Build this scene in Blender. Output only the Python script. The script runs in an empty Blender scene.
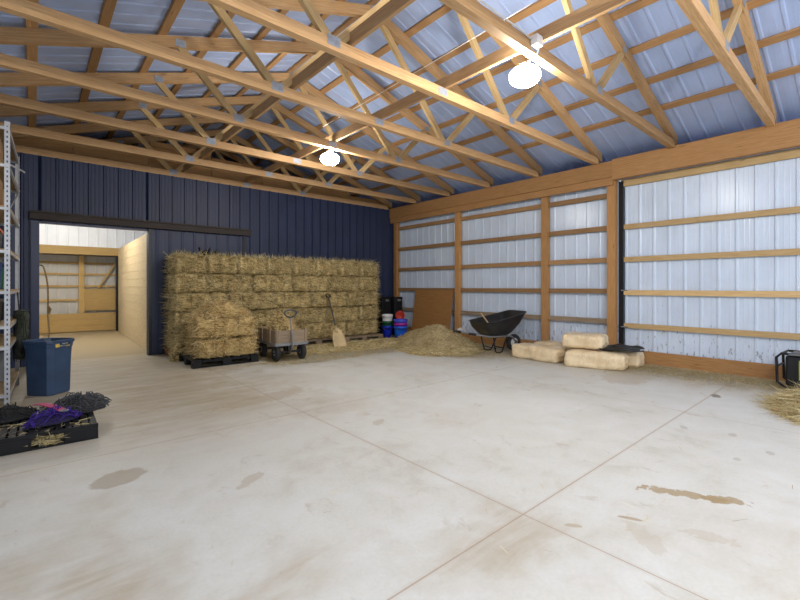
import bpy, math, random
from mathutils import Vector, Matrix, noise, Euler
random.seed(7)
C = bpy.context.scene.collection
V = Vector
PI = math.pi
# ------------------------------------------------------------------ materials
MATS = {}
def new_mat(name):
    m = bpy.data.materials.new(name); m.use_nodes = True
    nt = m.node_tree; b = nt.nodes['Principled BSDF']
    return m, nt, b
def N(nt, t, **kw):
    n = nt.nodes.new(t)
    for k, v in kw.items():
        if k in n.inputs: n.inputs[k].default_value = v
        else: setattr(n, k, v)
    return n
def ramp(nt, stops):
    r = nt.nodes.new('ShaderNodeValToRGB'); e = r.color_ramp.elements
    while len(e) < len(stops): e.new(0.5)
    for i, (p, c) in enumerate(stops):
        e[i].position = p; e[i].color = (*c, 1)
    return r
def coords(nt, kind='Object', scale=(1,1,1), rot=(0,0,0)):
    tc = N(nt, 'ShaderNodeTexCoord'); mp = N(nt, 'ShaderNodeMapping')
    mp.inputs['Scale'].default_value = scale; mp.inputs['Rotation'].default_value = rot
    nt.links.new(tc.outputs[kind], mp.inputs['Vector']); return mp.outputs['Vector']
def noise_tex(nt, vec, scale, detail=3, rough=.55, dist=0):
    n = N(nt, 'ShaderNodeTexNoise'); n.inputs['Scale'].default_value = scale
    n.inputs['Detail'].default_value = detail; n.inputs['Roughness'].default_value = rough
    n.inputs['Distortion'].default_value = dist
    nt.links.new(vec, n.inputs['Vector']); return n.outputs['Fac']
def mixc(nt, fac, a, b, mode='MIX'):
    m = nt.nodes.new('ShaderNodeMix'); m.data_type = 'RGBA'; m.blend_type = mode
    for s, v in ((0, fac), (6, a), (7, b)):
        if isinstance(v, (int, float)): m.inputs[s].default_value = v
        elif isinstance(v, tuple): m.inputs[s].default_value = (*v, 1)
        else: nt.links.new(v, m.inputs[s])
    return m.outputs[2]
def mth(nt, op, a, b=None, clamp=False):
    m = nt.nodes.new('ShaderNodeMath'); m.operation = op; m.use_clamp = clamp
    for i, v in enumerate((a, b)):
        if v is None: continue
        if isinstance(v, (int, float)): m.inputs[i].default_value = v
        else: nt.links.new(v, m.inputs[i])
    return m.outputs[0]
def bump(nt, b, h, strength=.3, dist=.01):
    n = N(nt, 'ShaderNodeBump'); n.inputs['Strength'].default_value = strength; n.inputs['Distance'].default_value = dist
    nt.links.new(h, n.inputs['Height']); nt.links.new(n.outputs['Normal'], b.inputs['Normal'])
def s2l(*c):
    return tuple(((v/255)/12.92 if v/255 <= .04045 else ((v/255+.055)/1.055)**2.4) for v in c)

def plain(name, col, rough=.5, metal=0, var=.15, nscale=6, spec=.5):
    m, nt, b = new_mat(name)
    f = noise_tex(nt, coords(nt), nscale, 4)
    r = ramp(nt, [(.3, tuple(c*(1-var) for c in col)), (.7, tuple(min(1, c*(1+var)) for c in col))])
    nt.links.new(f, r.inputs[0]); nt.links.new(r.outputs[0], b.inputs['Base Color'])
    b.inputs['Roughness'].default_value = rough; b.inputs['Metallic'].default_value = metal
    b.inputs['Specular IOR Level'].default_value = spec
    return m
def wood(name, lo, hi, knots=True, rough=.65, spread=.25):
    m, nt, b = new_mat(name)
    v = coords(nt, 'UV', (1.2, 22, 1))
    g = noise_tex(nt, v, 3.0, 5, .6, .4)
    r = ramp(nt, [(.25, lo), (.75, hi)])
    nt.links.new(g, r.inputs[0])
    v2 = coords(nt, 'UV', (1.3, 5, 1))
    k = N(nt, 'ShaderNodeTexVoronoi'); k.inputs['Scale'].default_value = 1.6
    nt.links.new(v2, k.inputs['Vector'])
    kr = ramp(nt, [(.03, (1,1,1)), (.11, (0,0,0))]); nt.links.new(k.outputs['Distance'], kr.inputs[0])
    col = mixc(nt, mth(nt, 'MULTIPLY', kr.outputs[0], .55 if knots else 0), r.outputs[0], tuple(c*.35 for c in lo))
    oi = N(nt, 'ShaderNodeObjectInfo')
    mr = N(nt, 'ShaderNodeMapRange'); mr.inputs['To Min'].default_value = 1-spread; mr.inputs['To Max'].default_value = 1+spread*.5
    nt.links.new(oi.outputs['Random'], mr.inputs['Value'])
    hs = N(nt, 'ShaderNodeHueSaturation'); nt.links.new(mr.outputs[0], hs.inputs['Value']); nt.links.new(col, hs.inputs['Color'])
    nt.links.new(hs.outputs[0], b.inputs['Base Color'])
    b.inputs['Roughness'].default_value = rough; b.inputs['Specular IOR Level'].default_value = .3
    bump(nt, b, g, .15, .004)
    return m
M = {}
M['lumber'] = wood('truss_lumber', (.44,.245,.105), (.70,.45,.225))
M['purlin'] = wood('purlin_lumber', (.36,.19,.075), (.56,.33,.15))
M['beam'] = wood('beam_lumber', (.37,.18,.062), (.58,.32,.13))
M['doorlumber'] = wood('door_lumber', (.52,.33,.13), (.74,.53,.27))
M['girtwood'] = wood('girt_lumber', (.27,.145,.06), (.44,.265,.12))
M['loftboards'] = wood('brown_loft_boards', (.42,.22,.08), (.64,.38,.165))
M['oldlumber'] = wood('weathered_boards', (.20,.14,.09), (.40,.31,.21))
M['planks'] = wood('pale_planks', (.47,.35,.19), (.70,.55,.33))
M['ply'] = wood('plywood_face', (.27,.125,.04), (.44,.225,.075), False)
M['yellowply'] = wood('yellow_plywood', (.42,.265,.09), (.58,.39,.15))
M['redwood'] = wood('reddish_wood', (.20,.08,.035), (.36,.16,.07))
M['trackwood'] = wood('dark_track', (.034,.026,.023), (.07,.055,.046), False)
M['handlewood'] = wood('ash_handle', (.45,.30,.15), (.65,.47,.26), False)
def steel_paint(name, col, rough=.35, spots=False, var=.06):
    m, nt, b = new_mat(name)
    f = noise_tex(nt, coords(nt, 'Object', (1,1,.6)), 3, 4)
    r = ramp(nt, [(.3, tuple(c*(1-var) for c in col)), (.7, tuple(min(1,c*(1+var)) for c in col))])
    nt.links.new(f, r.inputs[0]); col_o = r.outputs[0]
    if spots:   # mud splashes low on the wall
        tc = N(nt, 'ShaderNodeTexCoord'); sx = N(nt, 'ShaderNodeSeparateXYZ'); nt.links.new(tc.outputs['Object'], sx.inputs[0])
        n1 = noise_tex(nt, coords(nt, 'Object', (1, 3.2, 1.1)), 7, 6, .65)
        low = N(nt, 'ShaderNodeMapRange'); low.inputs['From Min'].default_value = 1.25; low.inputs['From Max'].default_value = .1
        low.inputs['To Min'].default_value = -.05; low.inputs['To Max'].default_value = .12
        nt.links.new(sx.outputs['Z'], low.inputs['Value'])
        rr = ramp(nt, [(.66, (0,0,0)), (.71, (1,1,1))]); nt.links.new(mth(nt, 'ADD', n1, low.outputs[0]), rr.inputs[0])
        col_o = mixc(nt, mth(nt, 'MULTIPLY', rr.outputs[0], .6), col_o, (.14,.11,.08))
    nt.links.new(col_o, b.inputs['Base Color'])
    b.inputs['Roughness'].default_value = rough
    return m
M['wallsteel'] = steel_paint('pale_wall_steel', (.64,.735,.87), .24, True)
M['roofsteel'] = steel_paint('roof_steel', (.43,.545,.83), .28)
M['bluesteel'] = steel_paint('navy_steel', (.015,.025,.070), .5, var=.15)
M['bluetrim'] = steel_paint('navy_trim', (.016,.028,.085), .4)
M['whitesteel'] = steel_paint('white_steel', (.80,.82,.86), .4)
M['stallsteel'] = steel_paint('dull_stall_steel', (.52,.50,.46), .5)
M['galv'] = plain('galvanized_steel', (.50,.52,.55), .4, .35, .12, 14)
M['plate'] = plain('truss_plate_steel', (.34,.37,.43), .5, .3, .15, 20)
M['blackplastic'] = plain('black_plastic', (.009,.0095,.011), .6, 0, .3, 6, .25)
M['tubplastic'] = plain('black_tub_plastic', (.022,.0225,.024), .36, 0, .3)
M['blackmetal'] = plain('black_metal', (.014,.014,.016), .4, .3)
M['rubber'] = plain('rubber', (.02,.02,.021), .8)
M['greysteel'] = plain('grey_steel', (.22,.225,.23), .5, .3)
M['darkgrey'] = plain('dark_grey', (.06,.063,.07), .6)
M['greyplastic'] = plain('grey_plastic', (.16,.165,.17), .6)
M['white'] = plain('white_plastic', (.80,.80,.80), .45, 0, .05)
M['binblue'] = plain('slate_blue_plastic', (.030,.064,.135), .42, 0, .18)
M['royal'] = plain('royal_blue_plastic', (.004,.02,.42), .4)
M['skyblue'] = plain('bright_blue_plastic', (.008,.12,.70), .4)
M['purpleblue'] = plain('periwinkle_plastic', (.07,.10,.62), .4)
M['magenta'] = plain('magenta_plastic', (.36,.02,.32), .4)
M['green'] = plain('green_plastic', (.01,.10,.035), .4)
M['red'] = plain('red_plastic', (.48,.05,.03), .45)
M['beigeplastic'] = plain('beige_scoop', (.60,.45,.24), .5)
M['purplenet'] = plain('purple_cord', (.03,.008,.19), .6, 0, .5, 40)
M['blacknet'] = plain('black_cord', (.018,.018,.019), .75, 0, .3, 40)
M['pinkweb'] = plain('pink_webbing', (.50,.05,.14), .7, 0, .25, 30)
M['greennet'] = plain('olive_cord', (.05,.06,.04), .8, 0, .4, 40)
M['cardboard'] = plain('cardboard', (.36,.22,.11), .8)
M['yellowgreen'] = plain('yellow_green_plastic', (.42,.50,.05), .45)
M['particle'] = plain('particle_board', (.42,.29,.15), .75, 0, .2, 60)
M['orange'] = plain('orange_plastic', (.65,.12,.05), .5)
M['yellowlabel'] = plain('yellow_label', (.70,.52,.12), .5)
M['rope'] = plain('tan_rope', (.30,.20,.09), .85, 0, .3, 60)
M['tarp'] = plain('black_tarp', (.010,.011,.012), .32, 0, .3)
M['cable'] = plain('white_cable', (.75,.75,.73), .5)
M['blanket'] = plain('blue_fabric', (.03,.07,.22), .85)
def hay_mat(name, dark, mid, light, scale=1):
    m, nt, b = new_mat(name)
    fs = []
    for rot in ((.3,.2,.4), (1.2,.5,2.0), (.7,1.9,1.1)):
        fs.append(noise_tex(nt, coords(nt, 'Object', (5*scale, 34*scale, 34*scale), rot), 1.6, 4, .65, .6))
    mx = mth(nt, 'MAXIMUM', mth(nt, 'MAXIMUM', fs[0], fs[1]), fs[2])
    big = noise_tex(nt, coords(nt), 5, 3)
    t = mth(nt, 'ADD', mth(nt, 'MULTIPLY', mx, .75), mth(nt, 'MULTIPLY', big, .3))
    r = ramp(nt, [(.50, dark), (.60, mid), (.74, light)]); nt.links.new(t, r.inputs[0])
    oi = N(nt, 'ShaderNodeObjectInfo'); mr = N(nt, 'ShaderNodeMapRange')
    mr.inputs['To Min'].default_value = .82; mr.inputs['To Max'].default_value = 1.15
    nt.links.new(oi.outputs['Random'], mr.inputs['Value'])
    hs = N(nt, 'ShaderNodeHueSaturation'); nt.links.new(mr.outputs[0], hs.inputs['Value']); nt.links.new(r.outputs[0], hs.inputs['Color'])
    nt.links.new(hs.outputs[0], b.inputs['Base Color'])
    b.inputs['Roughness'].default_value = .85; b.inputs['Specular IOR Level'].default_value = .15
    bump(nt, b, t, .9, .03)
    return m
M["hay"] = hay_mat("cured_hay", (.11,.07,.024), (.60,.455,.205), (.95,.80,.48))
M['goldhay'] = hay_mat('golden_hay', (.14,.08,.026), (.60,.43,.18), (.90,.72,.40))
M['chaff'] = hay_mat('hay_chaff', (.36,.265,.125), (.62,.49,.265), (.80,.68,.43), .8)
def straw_mat(name, cols):
    m, nt, b = new_mat(name)
    v = coords(nt, 'UV')
    f = N(nt, 'ShaderNodeTexWhiteNoise'); f.noise_dimensions = '2D'
    sx = N(nt, 'ShaderNodeSeparateXYZ'); nt.links.new(v, sx.inputs[0])
    nt.links.new(v, f.inputs['Vector'])
    r = ramp(nt, [(i/(len(cols)-1), c) for i, c in enumerate(cols)]); nt.links.new(f.outputs['Value'], r.inputs[0])
    nt.links.new(r.outputs[0], b.inputs['Base Color']); b.inputs['Roughness'].default_value = .7
    b.inputs['Specular IOR Level'].default_value = .2
    return m
M['straw'] = straw_mat('straw_stems', [(.20,.135,.05), (.52,.41,.19), (.66,.55,.28), (.90,.78,.50)])
M['goldstraw'] = straw_mat('golden_straw_stems', [(.24,.14,.05), (.60,.43,.18), (.76,.58,.28), (.92,.78,.46)])

def concrete():
    m, nt, b = new_mat('concrete')
    tc = N(nt, 'ShaderNodeTexCoord'); P = tc.outputs['Object']
    sx = N(nt, 'ShaderNodeSeparateXYZ'); nt.links.new(P, sx.inputs[0]); x, y = sx.outputs['X'], sx.outputs['Y']
    n1 = noise_tex(nt, P, .55, 5, .6, .3); n2 = noise_tex(nt, P, 3.2, 7, .65, .5); n3 = noise_tex(nt, P, 45, 3, .6)
    base = ramp(nt, [(.30, (.49,.455,.375)), (.44, (.615,.60,.535)), (.62, (.685,.685,.645))])
    nt.links.new(mth(nt, 'ADD', mth(nt, 'MULTIPLY', n1, .6), mth(nt, 'MULTIPLY', n2, .4)), base.inputs[0])
    col = base.outputs[0]
    col = mixc(nt, .14, col, mixc(nt, n3, (0,0,0), (1,1,1)), 'OVERLAY')
    def rng(v, a, c_):
        r = N(nt, 'ShaderNodeMapRange'); r.interpolation_type = 'SMOOTHSTEP'
        r.inputs['From Min'].default_value = a; r.inputs['From Max'].default_value = c_; nt.links.new(v, r.inputs['Value']); return r.outputs[0]
    # trodden dirt: by the stall door and pallets, along the right wall, near the hay
    jit = mth(nt, 'MULTIPLY', mth(nt, 'SUBTRACT', n2, .5), 2.4)
    d1 = mth(nt, 'MULTIPLY', rng(mth(nt, 'ADD', y, jit), 3.0, 5.6), rng(mth(nt, 'ADD', x, jit), 3.4, 1.6))
    d2 = rng(mth(nt, 'ADD', x, mth(nt, 'MULTIPLY', jit, .6)), 6.2, 7.6)
    d3 = rng(mth(nt, 'ADD', y, mth(nt, 'MULTIPLY', jit, .5)), 6.6, 8.0)
    d4 = mth(nt, 'MULTIPLY', mth(nt, 'MULTIPLY', rng(n1, .46, .64), rng(x, 4.6, 1.6)), .85)
    dirt = mth(nt, 'MAXIMUM', mth(nt, 'MAXIMUM', d1, d2), mth(nt, 'MAXIMUM', d3, d4))
    streak = noise_tex(nt, coords(nt, 'Object', (1.0, 4.5, 1), (0,0,.15)), 1.6, 6, .65, .8)
    dm = mth(nt, 'MULTIPLY', dirt, mth(nt, 'ADD', mth(nt, 'MULTIPLY', streak, 1.25), .02), True)
    d5 = rng(y, 9.3, 9.9); dm = mth(nt, 'MAXIMUM', dm, mth(nt, 'MULTIPLY', d5, .9))  # aisle floor browned: dirt, with its warmer light put into the colour
    col = mixc(nt, dm, col, (.36,.27,.14))
    # scattered tan scuffs
    sc = ramp(nt, [(.60, (0,0,0)), (.70, (1,1,1))]); nt.links.new(noise_tex(nt, coords(nt, 'Object', (1.6,1,1), (0,0,.7)), 2.6, 8, .7, .6), sc.inputs[0])
    col = mixc(nt, mth(nt, 'MULTIPLY', sc.outputs[0], .5), col, (.40,.31,.20))
    fl = ramp(nt, [(.70, (0,0,0)), (.73, (1,1,1))]); nt.links.new(noise_tex(nt, coords(nt, 'Object', (1,2,1), (0,0,.4)), 9, 6, .7, .8), fl.inputs[0])
    col = mixc(nt, mth(nt, 'MULTIPLY', fl.outputs[0], .55), col, (.28,.22,.15))
    # spilled stains with outlines of their own
    def stain(cx, cy, ang, rx, ry, colr, amt, wob):
        mp = N(nt, 'ShaderNodeMapping'); mp.vector_type = 'TEXTURE'
        mp.inputs['Location'].default_value = (cx, cy, 0); mp.inputs['Rotation'].default_value = (0, 0, ang); mp.inputs['Scale'].default_value = (rx, ry, 1)
        nt.links.new(P, mp.inputs['Vector'])
        l = N(nt, 'ShaderNodeVectorMath'); l.operation = 'LENGTH'; nt.links.new(mp.outputs[0], l.inputs[0])
        q = mth(nt, 'ADD', l.outputs['Value'], mth(nt, 'MULTIPLY', mth(nt, 'SUBTRACT', noise_tex(nt, P, 11, 4, .6), .5), wob))
        return mth(nt, 'MULTIPLY', rng(q, 1.06, .9), amt), colr
    for f, c_ in (stain(.46,3.54,.35,.185,.13,(.36,.30,.21),.7,.6), stain(3.19,.86,-1.13,.24,.05,(.36,.255,.125),.8,3.2), stain(3.30,.66,-1.0,.12,.06,(.36,.255,.125),.8,2.4),
                  stain(2.62,.97,-1.13,.075,.018,(.36,.26,.13),.7,1.2), stain(2.3,1.15,-1.0,.05,.02,(.40,.30,.17),.6,1.6),
                  stain(4.5,.6,.4,.05,.03,(.40,.36,.30),.5,1.6), stain(4.15,.75,.1,.04,.025,(.40,.36,.30),.5,1.6), stain(4.8,.9,.2,.06,.03,(.40,.36,.30),.5,1.6),
                  stain(6.35,1.35,.2,.10,.05,(.14,.12,.06),.8,1.6), stain(2.75,.62,.3,.05,.10,(.44,.36,.25),.3,3.5), stain(2.5,.85,.9,.16,.05,(.46,.38,.27),.28,4.0), stain(4.7,1.25,.4,.06,.03,(.40,.36,.30),.5,2), stain(6.6,2.5,.2,.5,.3,(.45,.36,.24),.4,1.2), stain(2.1,4.9,.2,.6,.18,(.38,.29,.17),.4,1.6),
                  stain(1.15,2.9,.6,.14,.05,(.40,.31,.20),.4,1.8), stain(2.6,3.3,.5,.10,.05,(.42,.32,.21),.4,1.8)):
        col = mixc(nt, f, col, c_)
    # saw-cut control joints
    def joint(v, at, w):
        return mth(nt, 'LESS_THAN', mth(nt, 'ABSOLUTE', mth(nt, 'SUBTRACT', v, at)), w)
    jm = joint(x, 2.19, .0045)
    for v, a, w in ((y, 1.40, .005), (y, 4.11, .0055), (x, 5.3, .004), (y, 6.85, .006), (x, -.75, .006)): jm = mth(nt, 'MAXIMUM', jm, joint(v, a, w))
    halo = mth(nt, 'LESS_THAN', mth(nt, 'ABSOLUTE', mth(nt, 'SUBTRACT', x, 2.19)), .022)
    halo = mth(nt, 'MAXIMUM', halo, mth(nt, 'LESS_THAN', mth(nt, 'ABSOLUTE', mth(nt, 'SUBTRACT', y, 1.40)), .02))
    col = mixc(nt, mth(nt, 'MULTIPLY', mth(nt, 'MULTIPLY', halo, n2), .2), col, (.42,.30,.19))
    col = mixc(nt, mth(nt, 'MULTIPLY', jm, .65), col, (.36,.25,.15))
    nt.links.new(col, b.inputs['Base Color'])
    b.inputs['Roughness'].default_value = .55; b.inputs['Specular IOR Level'].default_value = .35
    bump(nt, b, mth(nt, 'SUBTRACT', mth(nt, 'MULTIPLY', n2, .3), jm), .15, .006)
    return m
M['concrete'] = concrete()
def bag_mat():
    m, nt, b = new_mat('tan_plastic_wrap')
    f = noise_tex(nt, coords(nt), 3.5, 5, .6, .5); f2 = noise_tex(nt, coords(nt, 'Object', (1,2,1)), 12, 5, .6, 1.0)
    r = ramp(nt, [(.3, (.64,.47,.255)), (.55, (.86,.69,.44)), (.75, (.95,.85,.63))])
    nt.links.new(mth(nt, 'ADD', mth(nt, 'MULTIPLY', f, .6), mth(nt, 'MULTIPLY', f2, .4)), r.inputs[0])
    nt.links.new(r.outputs[0], b.inputs['Base Color'])
    b.inputs['Roughness'].default_value = .28
    bump(nt, b, f2, .6, .02)
    return m
M['bag'] = bag_mat()
m, nt, b = new_mat('lit_led_lens'); b.inputs['Base Color'].default_value = (1,1,1,1)
b.inputs['Emission Color'].default_value = (1,.965,.90,1); b.inputs['Emission Strength'].default_value = 120; M['led'] = m
# ------------------------------------------------------------------ mesh builder
class MB:
    def __init__(s): s.v=[]; s.f=[]; s.uv=[]
    def add(s, verts, faces, uvs=None):
        b = len(s.v); s.v += [V(p) for p in verts]
        for i, f in enumerate(faces):
            s.f.append([b+k for k in f])
            s.uv.append(uvs[i] if uvs else [(0,0)]*len(f))
    def obox(s, c, ax, ay, az):           # box: centre and half-axis vectors; grain runs along the longest
        c, A = V(c), [V(ax), V(ay), V(az)]
        A.sort(key=lambda a: -a.length)
        if A[0].cross(A[1]).dot(A[2]) < 0: A[2] = -A[2]
        L = [a.length for a in A]; pts = []; co = []
        for i in (-1,1):
            for j in (-1,1):
                for k in (-1,1):
                    pts.append(c + A[0]*i + A[1]*j + A[2]*k); co.append((i*L[0], j*L[1], k*L[2]))
        F = [(0,1,3,2),(4,6,7,5),(0,4,5,1),(2,3,7,6),(0,2,6,4),(1,5,7,3)]
        o, o2 = random.uniform(0,50), random.uniform(0,50); uv = []
        for n, f in enumerate(F):
            if n < 2: uv.append([(o+co[k][1]*.1, o2+co[k][2]) for k in f])
            elif n < 4: uv.append([(o+co[k][0], o2+.37+co[k][2]) for k in f])
            else: uv.append([(o+co[k][0], o2+co[k][1]) for k in f])
        s.add(pts, F, uv)
    def box(s, lo, hi):
        lo, hi = V(lo), V(hi); h = (hi-lo)/2
        s.obox((lo+hi)/2, (h.x,0,0), (0,h.y,0), (0,0,h.z))
    def bar(s, p, q, w, t, up=(0,0,1)):    # bar from p to q, w across 'up', t along 'up'
        p, q = V(p), V(q); d = (q-p).normalized(); sd = d.cross(V(up)).normalized(); u = sd.cross(d)
        s.obox((p+q)/2, (q-p)/2, sd*w/2, u*t/2)
    def tube(s, pts, r, n=8, closed=False, cap=True):
        pts = [V(p) for p in pts]; R = r if isinstance(r, (list,tuple)) else [r]*len(pts); b = []; prev = None; K = len(pts)
        for i, p in enumerate(pts):
            if closed: d = pts[(i+1)%K] - pts[i-1]
            else: d = pts[min(i+1,K-1)] - pts[max(i-1,0)]
            d.normalize()
            if prev is None:
                a = V((0,0,1)) if abs(d.z) < .9 else V((1,0,0)); x = d.cross(a).normalized()
            else: x = (prev - d*prev.dot(d)).normalized()
            prev = x; y = d.cross(x)
            for k in range(n):
                a = 2*PI*k/n; b.append(p + (x*math.cos(a)+y*math.sin(a))*R[i])
        F = []
        for i in range(K if closed else K-1):
            j = (i+1) % K
            for k in range(n): F.append((i*n+k, i*n+(k+1)%n, j*n+(k+1)%n, j*n+k))
        if cap and not closed: F += [tuple(range(n))[::-1], tuple((K-1)*n+k for k in range(n))]
        s.add(b, F)
    def lathe(s, prof, n=24, c=(0,0,0), axis=None):
        c = V(c); b = []; Rm = V((0,0,1)).rotation_difference(V(axis)).to_matrix() if axis else Matrix.Identity(3)
        for r, z in prof:
            for k in range(n):
                a = 2*PI*k/n; b.append(c + Rm @ V((r*math.cos(a), r*math.sin(a), z)))
        F = []
        for i in range(len(prof)-1):
            for k in range(n): F.append((i*n+k, i*n+(k+1)%n, (i+1)*n+(k+1)%n, (i+1)*n+k))
        s.add(b, F)
    def loft(s, rings, cap0=True, cap1=False):
        n = len(rings[0]); b = [p for r in rings for p in r]; F = []
        for i in range(len(rings)-1):
            for k in range(n): F.append((i*n+k, i*n+(k+1)%n, (i+1)*n+(k+1)%n, (i+1)*n+k))
        if cap0: F.append(tuple(range(n))[::-1])
        if cap1: F.append(tuple((len(rings)-1)*n+k for k in range(n)))
        s.add(b, F)
    def blade(s, p, d, L, w, bend=None):
        p, d = V(p), V(d).normalized(); sd = d.cross(V((random.uniform(-1,1),random.uniform(-1,1),random.uniform(-1,1)))).normalized()*w/2
        b = V(bend) if bend else V((0,0,0)); u = (random.random()*100, random.random()*100)
        m_ = p + d*L*.5 + b*.3; e = p + d*L + b
        s.add([p-sd, p+sd, m_+sd, m_-sd, e], [(0,1,2,3),(3,2,4)], [[u]*4,[u]*3])
    def mesh(s, name, mat, smooth=False):
        me = bpy.data.meshes.new(name); me.from_pydata([tuple(p) for p in s.v], [], s.f)
        ul = me.uv_layers.new(name='UVMap'); i = 0; flat = []
        for q in s.uv:
            for u in q: flat += [u[0], u[1]]
        ul.data.foreach_set('uv', flat)
        me.materials.append(M[mat] if isinstance(mat, str) else mat)
        if smooth: me.polygons.foreach_set('use_smooth', [True]*len(me.polygons))
        me.update(); return me
    def build(s, name, mat, parent=None, smooth=False, bevel=0, seg=2):
        return link(name, s.mesh(name, mat, smooth), parent, bevel, seg)
def link(name, me, parent=None, bevel=0, seg=2):
    o = bpy.data.objects.new(name, me); C.objects.link(o); o.parent = parent
    if bevel:
        b = o.modifiers.new('bevel', 'BEVEL'); b.width = bevel; b.segments = seg; b.limit_method = 'ANGLE'; b.angle_limit = .6
    return o
def tag(o, label, cat, group=None, kind=None):
    o['label'] = label; o['category'] = cat
    if group: o['group'] = group
    if kind: o['kind'] = kind
    return o
def thing(name, label, cat, loc=(0,0,0), rz=0, group=None, rot=None):
    o = bpy.data.objects.new(name, None); C.objects.link(o); o.location = loc; o.rotation_euler = rot or (0,0,rz)
    o.empty_display_size = .1
    return tag(o, label, cat, group)
def struct(o, label=None, cat=None):
    o['kind'] = 'structure'
    if label: o['label'] = label
    if cat: o['category'] = cat
    return o
def copy_tree(o, parent=None):
    c = o.copy(); C.objects.link(c); c.parent = parent
    for ch in list(o.children): copy_tree(ch, c)
    return c
# ------------------------------------------------------------------ dimensions
XR, YB, XL, YF, YE = 8.10, 9.50, -0.85, -5.2, 15.9      # right steel, blue wall, left wall, open front, far end
RX, HALF = 3.62, 4.38
def roof_low(x): return 3.665 + (HALF - abs(x-RX))/3.0     # lower edge of a top chord
# ------------------------------------------------------------------ floor
fb = MB(); fb.add([(-2,YF-3,0),(11,YF-3,0),(11,YE+.6,0),(-2,YE+.6,0),(-2,YF-3,-.2),(11,YF-3,-.2),(11,YE+.6,-.2),(-2,YE+.6,-.2)],
    [(0,1,2,3),(7,6,5,4),(0,4,5,1),(1,5,6,2),(2,6,7,3),(3,7,4,0)])
struct(fb.build('floor', 'concrete'), 'stained concrete barn floor with saw-cut joints', 'floor')
# ------------------------------------------------------------------ ribbed steel sheets
def ribbed(mb, s0, s1, place, t0, t1, pitch=.2286, phase=0, rib=.013):
    """sheet between s0 and s1, ribs every pitch; place(s, depth, t) -> point; depth > 0 stands into the room"""
    prof = []
    k = math.floor((s0-phase)/pitch) - 1
    while phase + k*pitch < s1 + pitch:
        c = phase + k*pitch
        for ds, dp in ((-.026,0),(-.012,rib),(.012,rib),(.026,0),(.074,0),(.080,.0018),(.086,.0018),(.092,0),(.136,0),(.142,.0018),(.148,.0018),(.154,0)):
            prof.append((c+ds, dp))
        k += 1
    prof = [p for p in prof if s0 < p[0] < s1]; prof = [(s0,0)] + prof + [(s1,0)]
    n = len(prof); pts = [place(a, d, t0) for a, d in prof] + [place(a, d, t1) for a, d in prof]
    mb.add(pts, [(i, i+1, n+i+1, n+i) for i in range(n-1)])
w = MB(); ribbed(w, 3.16, YE, lambda s,d,t: (XR-d*.6, s, t), .0, 3.6, phase=3.3); ribbed(w, YF, -2.0, lambda s,d,t: (XR-d*.6, s, t), .0, 3.6)
w.add([(XR,-2.0,3.29),(XR,3.16,3.29),(XR,3.16,3.6),(XR,-2.0,3.6)], [(0,1,2,3)])
wr = struct(w.build('wall_right', 'wallsteel'), 'pale blue-white ribbed steel side wall of the barn', 'wall')
w = MB(); ribbed(w, YF, YE, lambda s,d,t: (XL+d*.6, s, t), 0, 3.6); struct(w.build('wall_left', 'wallsteel'), 'ribbed steel wall behind the metal shelving', 'wall')
OX0, OX1, OZ = .085, 1.70, 2.44
w = MB(); pl = lambda s,d,t: (s, YB-d*1.7, t)
ribbed(w, XL, OX0, pl, 0, 3.595, phase=.095); ribbed(w, OX0, OX1, pl, OZ, 3.595, phase=.095); ribbed(w, OX1, XR-.02, pl, 0, 3.595, phase=.095)
ww = struct(w.build('wall_back', 'bluesteel'), 'dark navy ribbed steel partition wall behind the hay', 'wall')
# rear skin of the partition (seen from the aisle)
w = MB(); ribbed(w, XL, OX0, lambda s,d,t:(s,YB+.09+d*.3,t), 0, 3.595); ribbed(w, OX0, OX1, lambda s,d,t:(s,YB+.09+d*.3,t), OZ, 3.595); ribbed(w, OX1, XR-.02, lambda s,d,t:(s,YB+.09+d*.3,t), 0, 3.595)
w.build('rear_skin', 'whitesteel', ww)
w = MB(); w.box((OX0-.11,YB-.035,0),(OX0,YB+.10,OZ+.03)); w.build('jamb', 'bluetrim', ww)
w = MB(); w.box((OX1,YB-.02,0),(OX1+.05,YB+.10,OZ)); w.build('jamb', 'bluetrim', ww)
w = MB(); w.box((OX0,YB-.02,OZ),(OX1,YB+.10,OZ+.03)); w.build('head_trim', 'bluetrim', ww)
w = MB(); w.box((OX0-.36,YB-.03,0),(OX0-.29,YB-.002,3.58)); w.build('trim_strip', 'bluetrim', ww)
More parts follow.
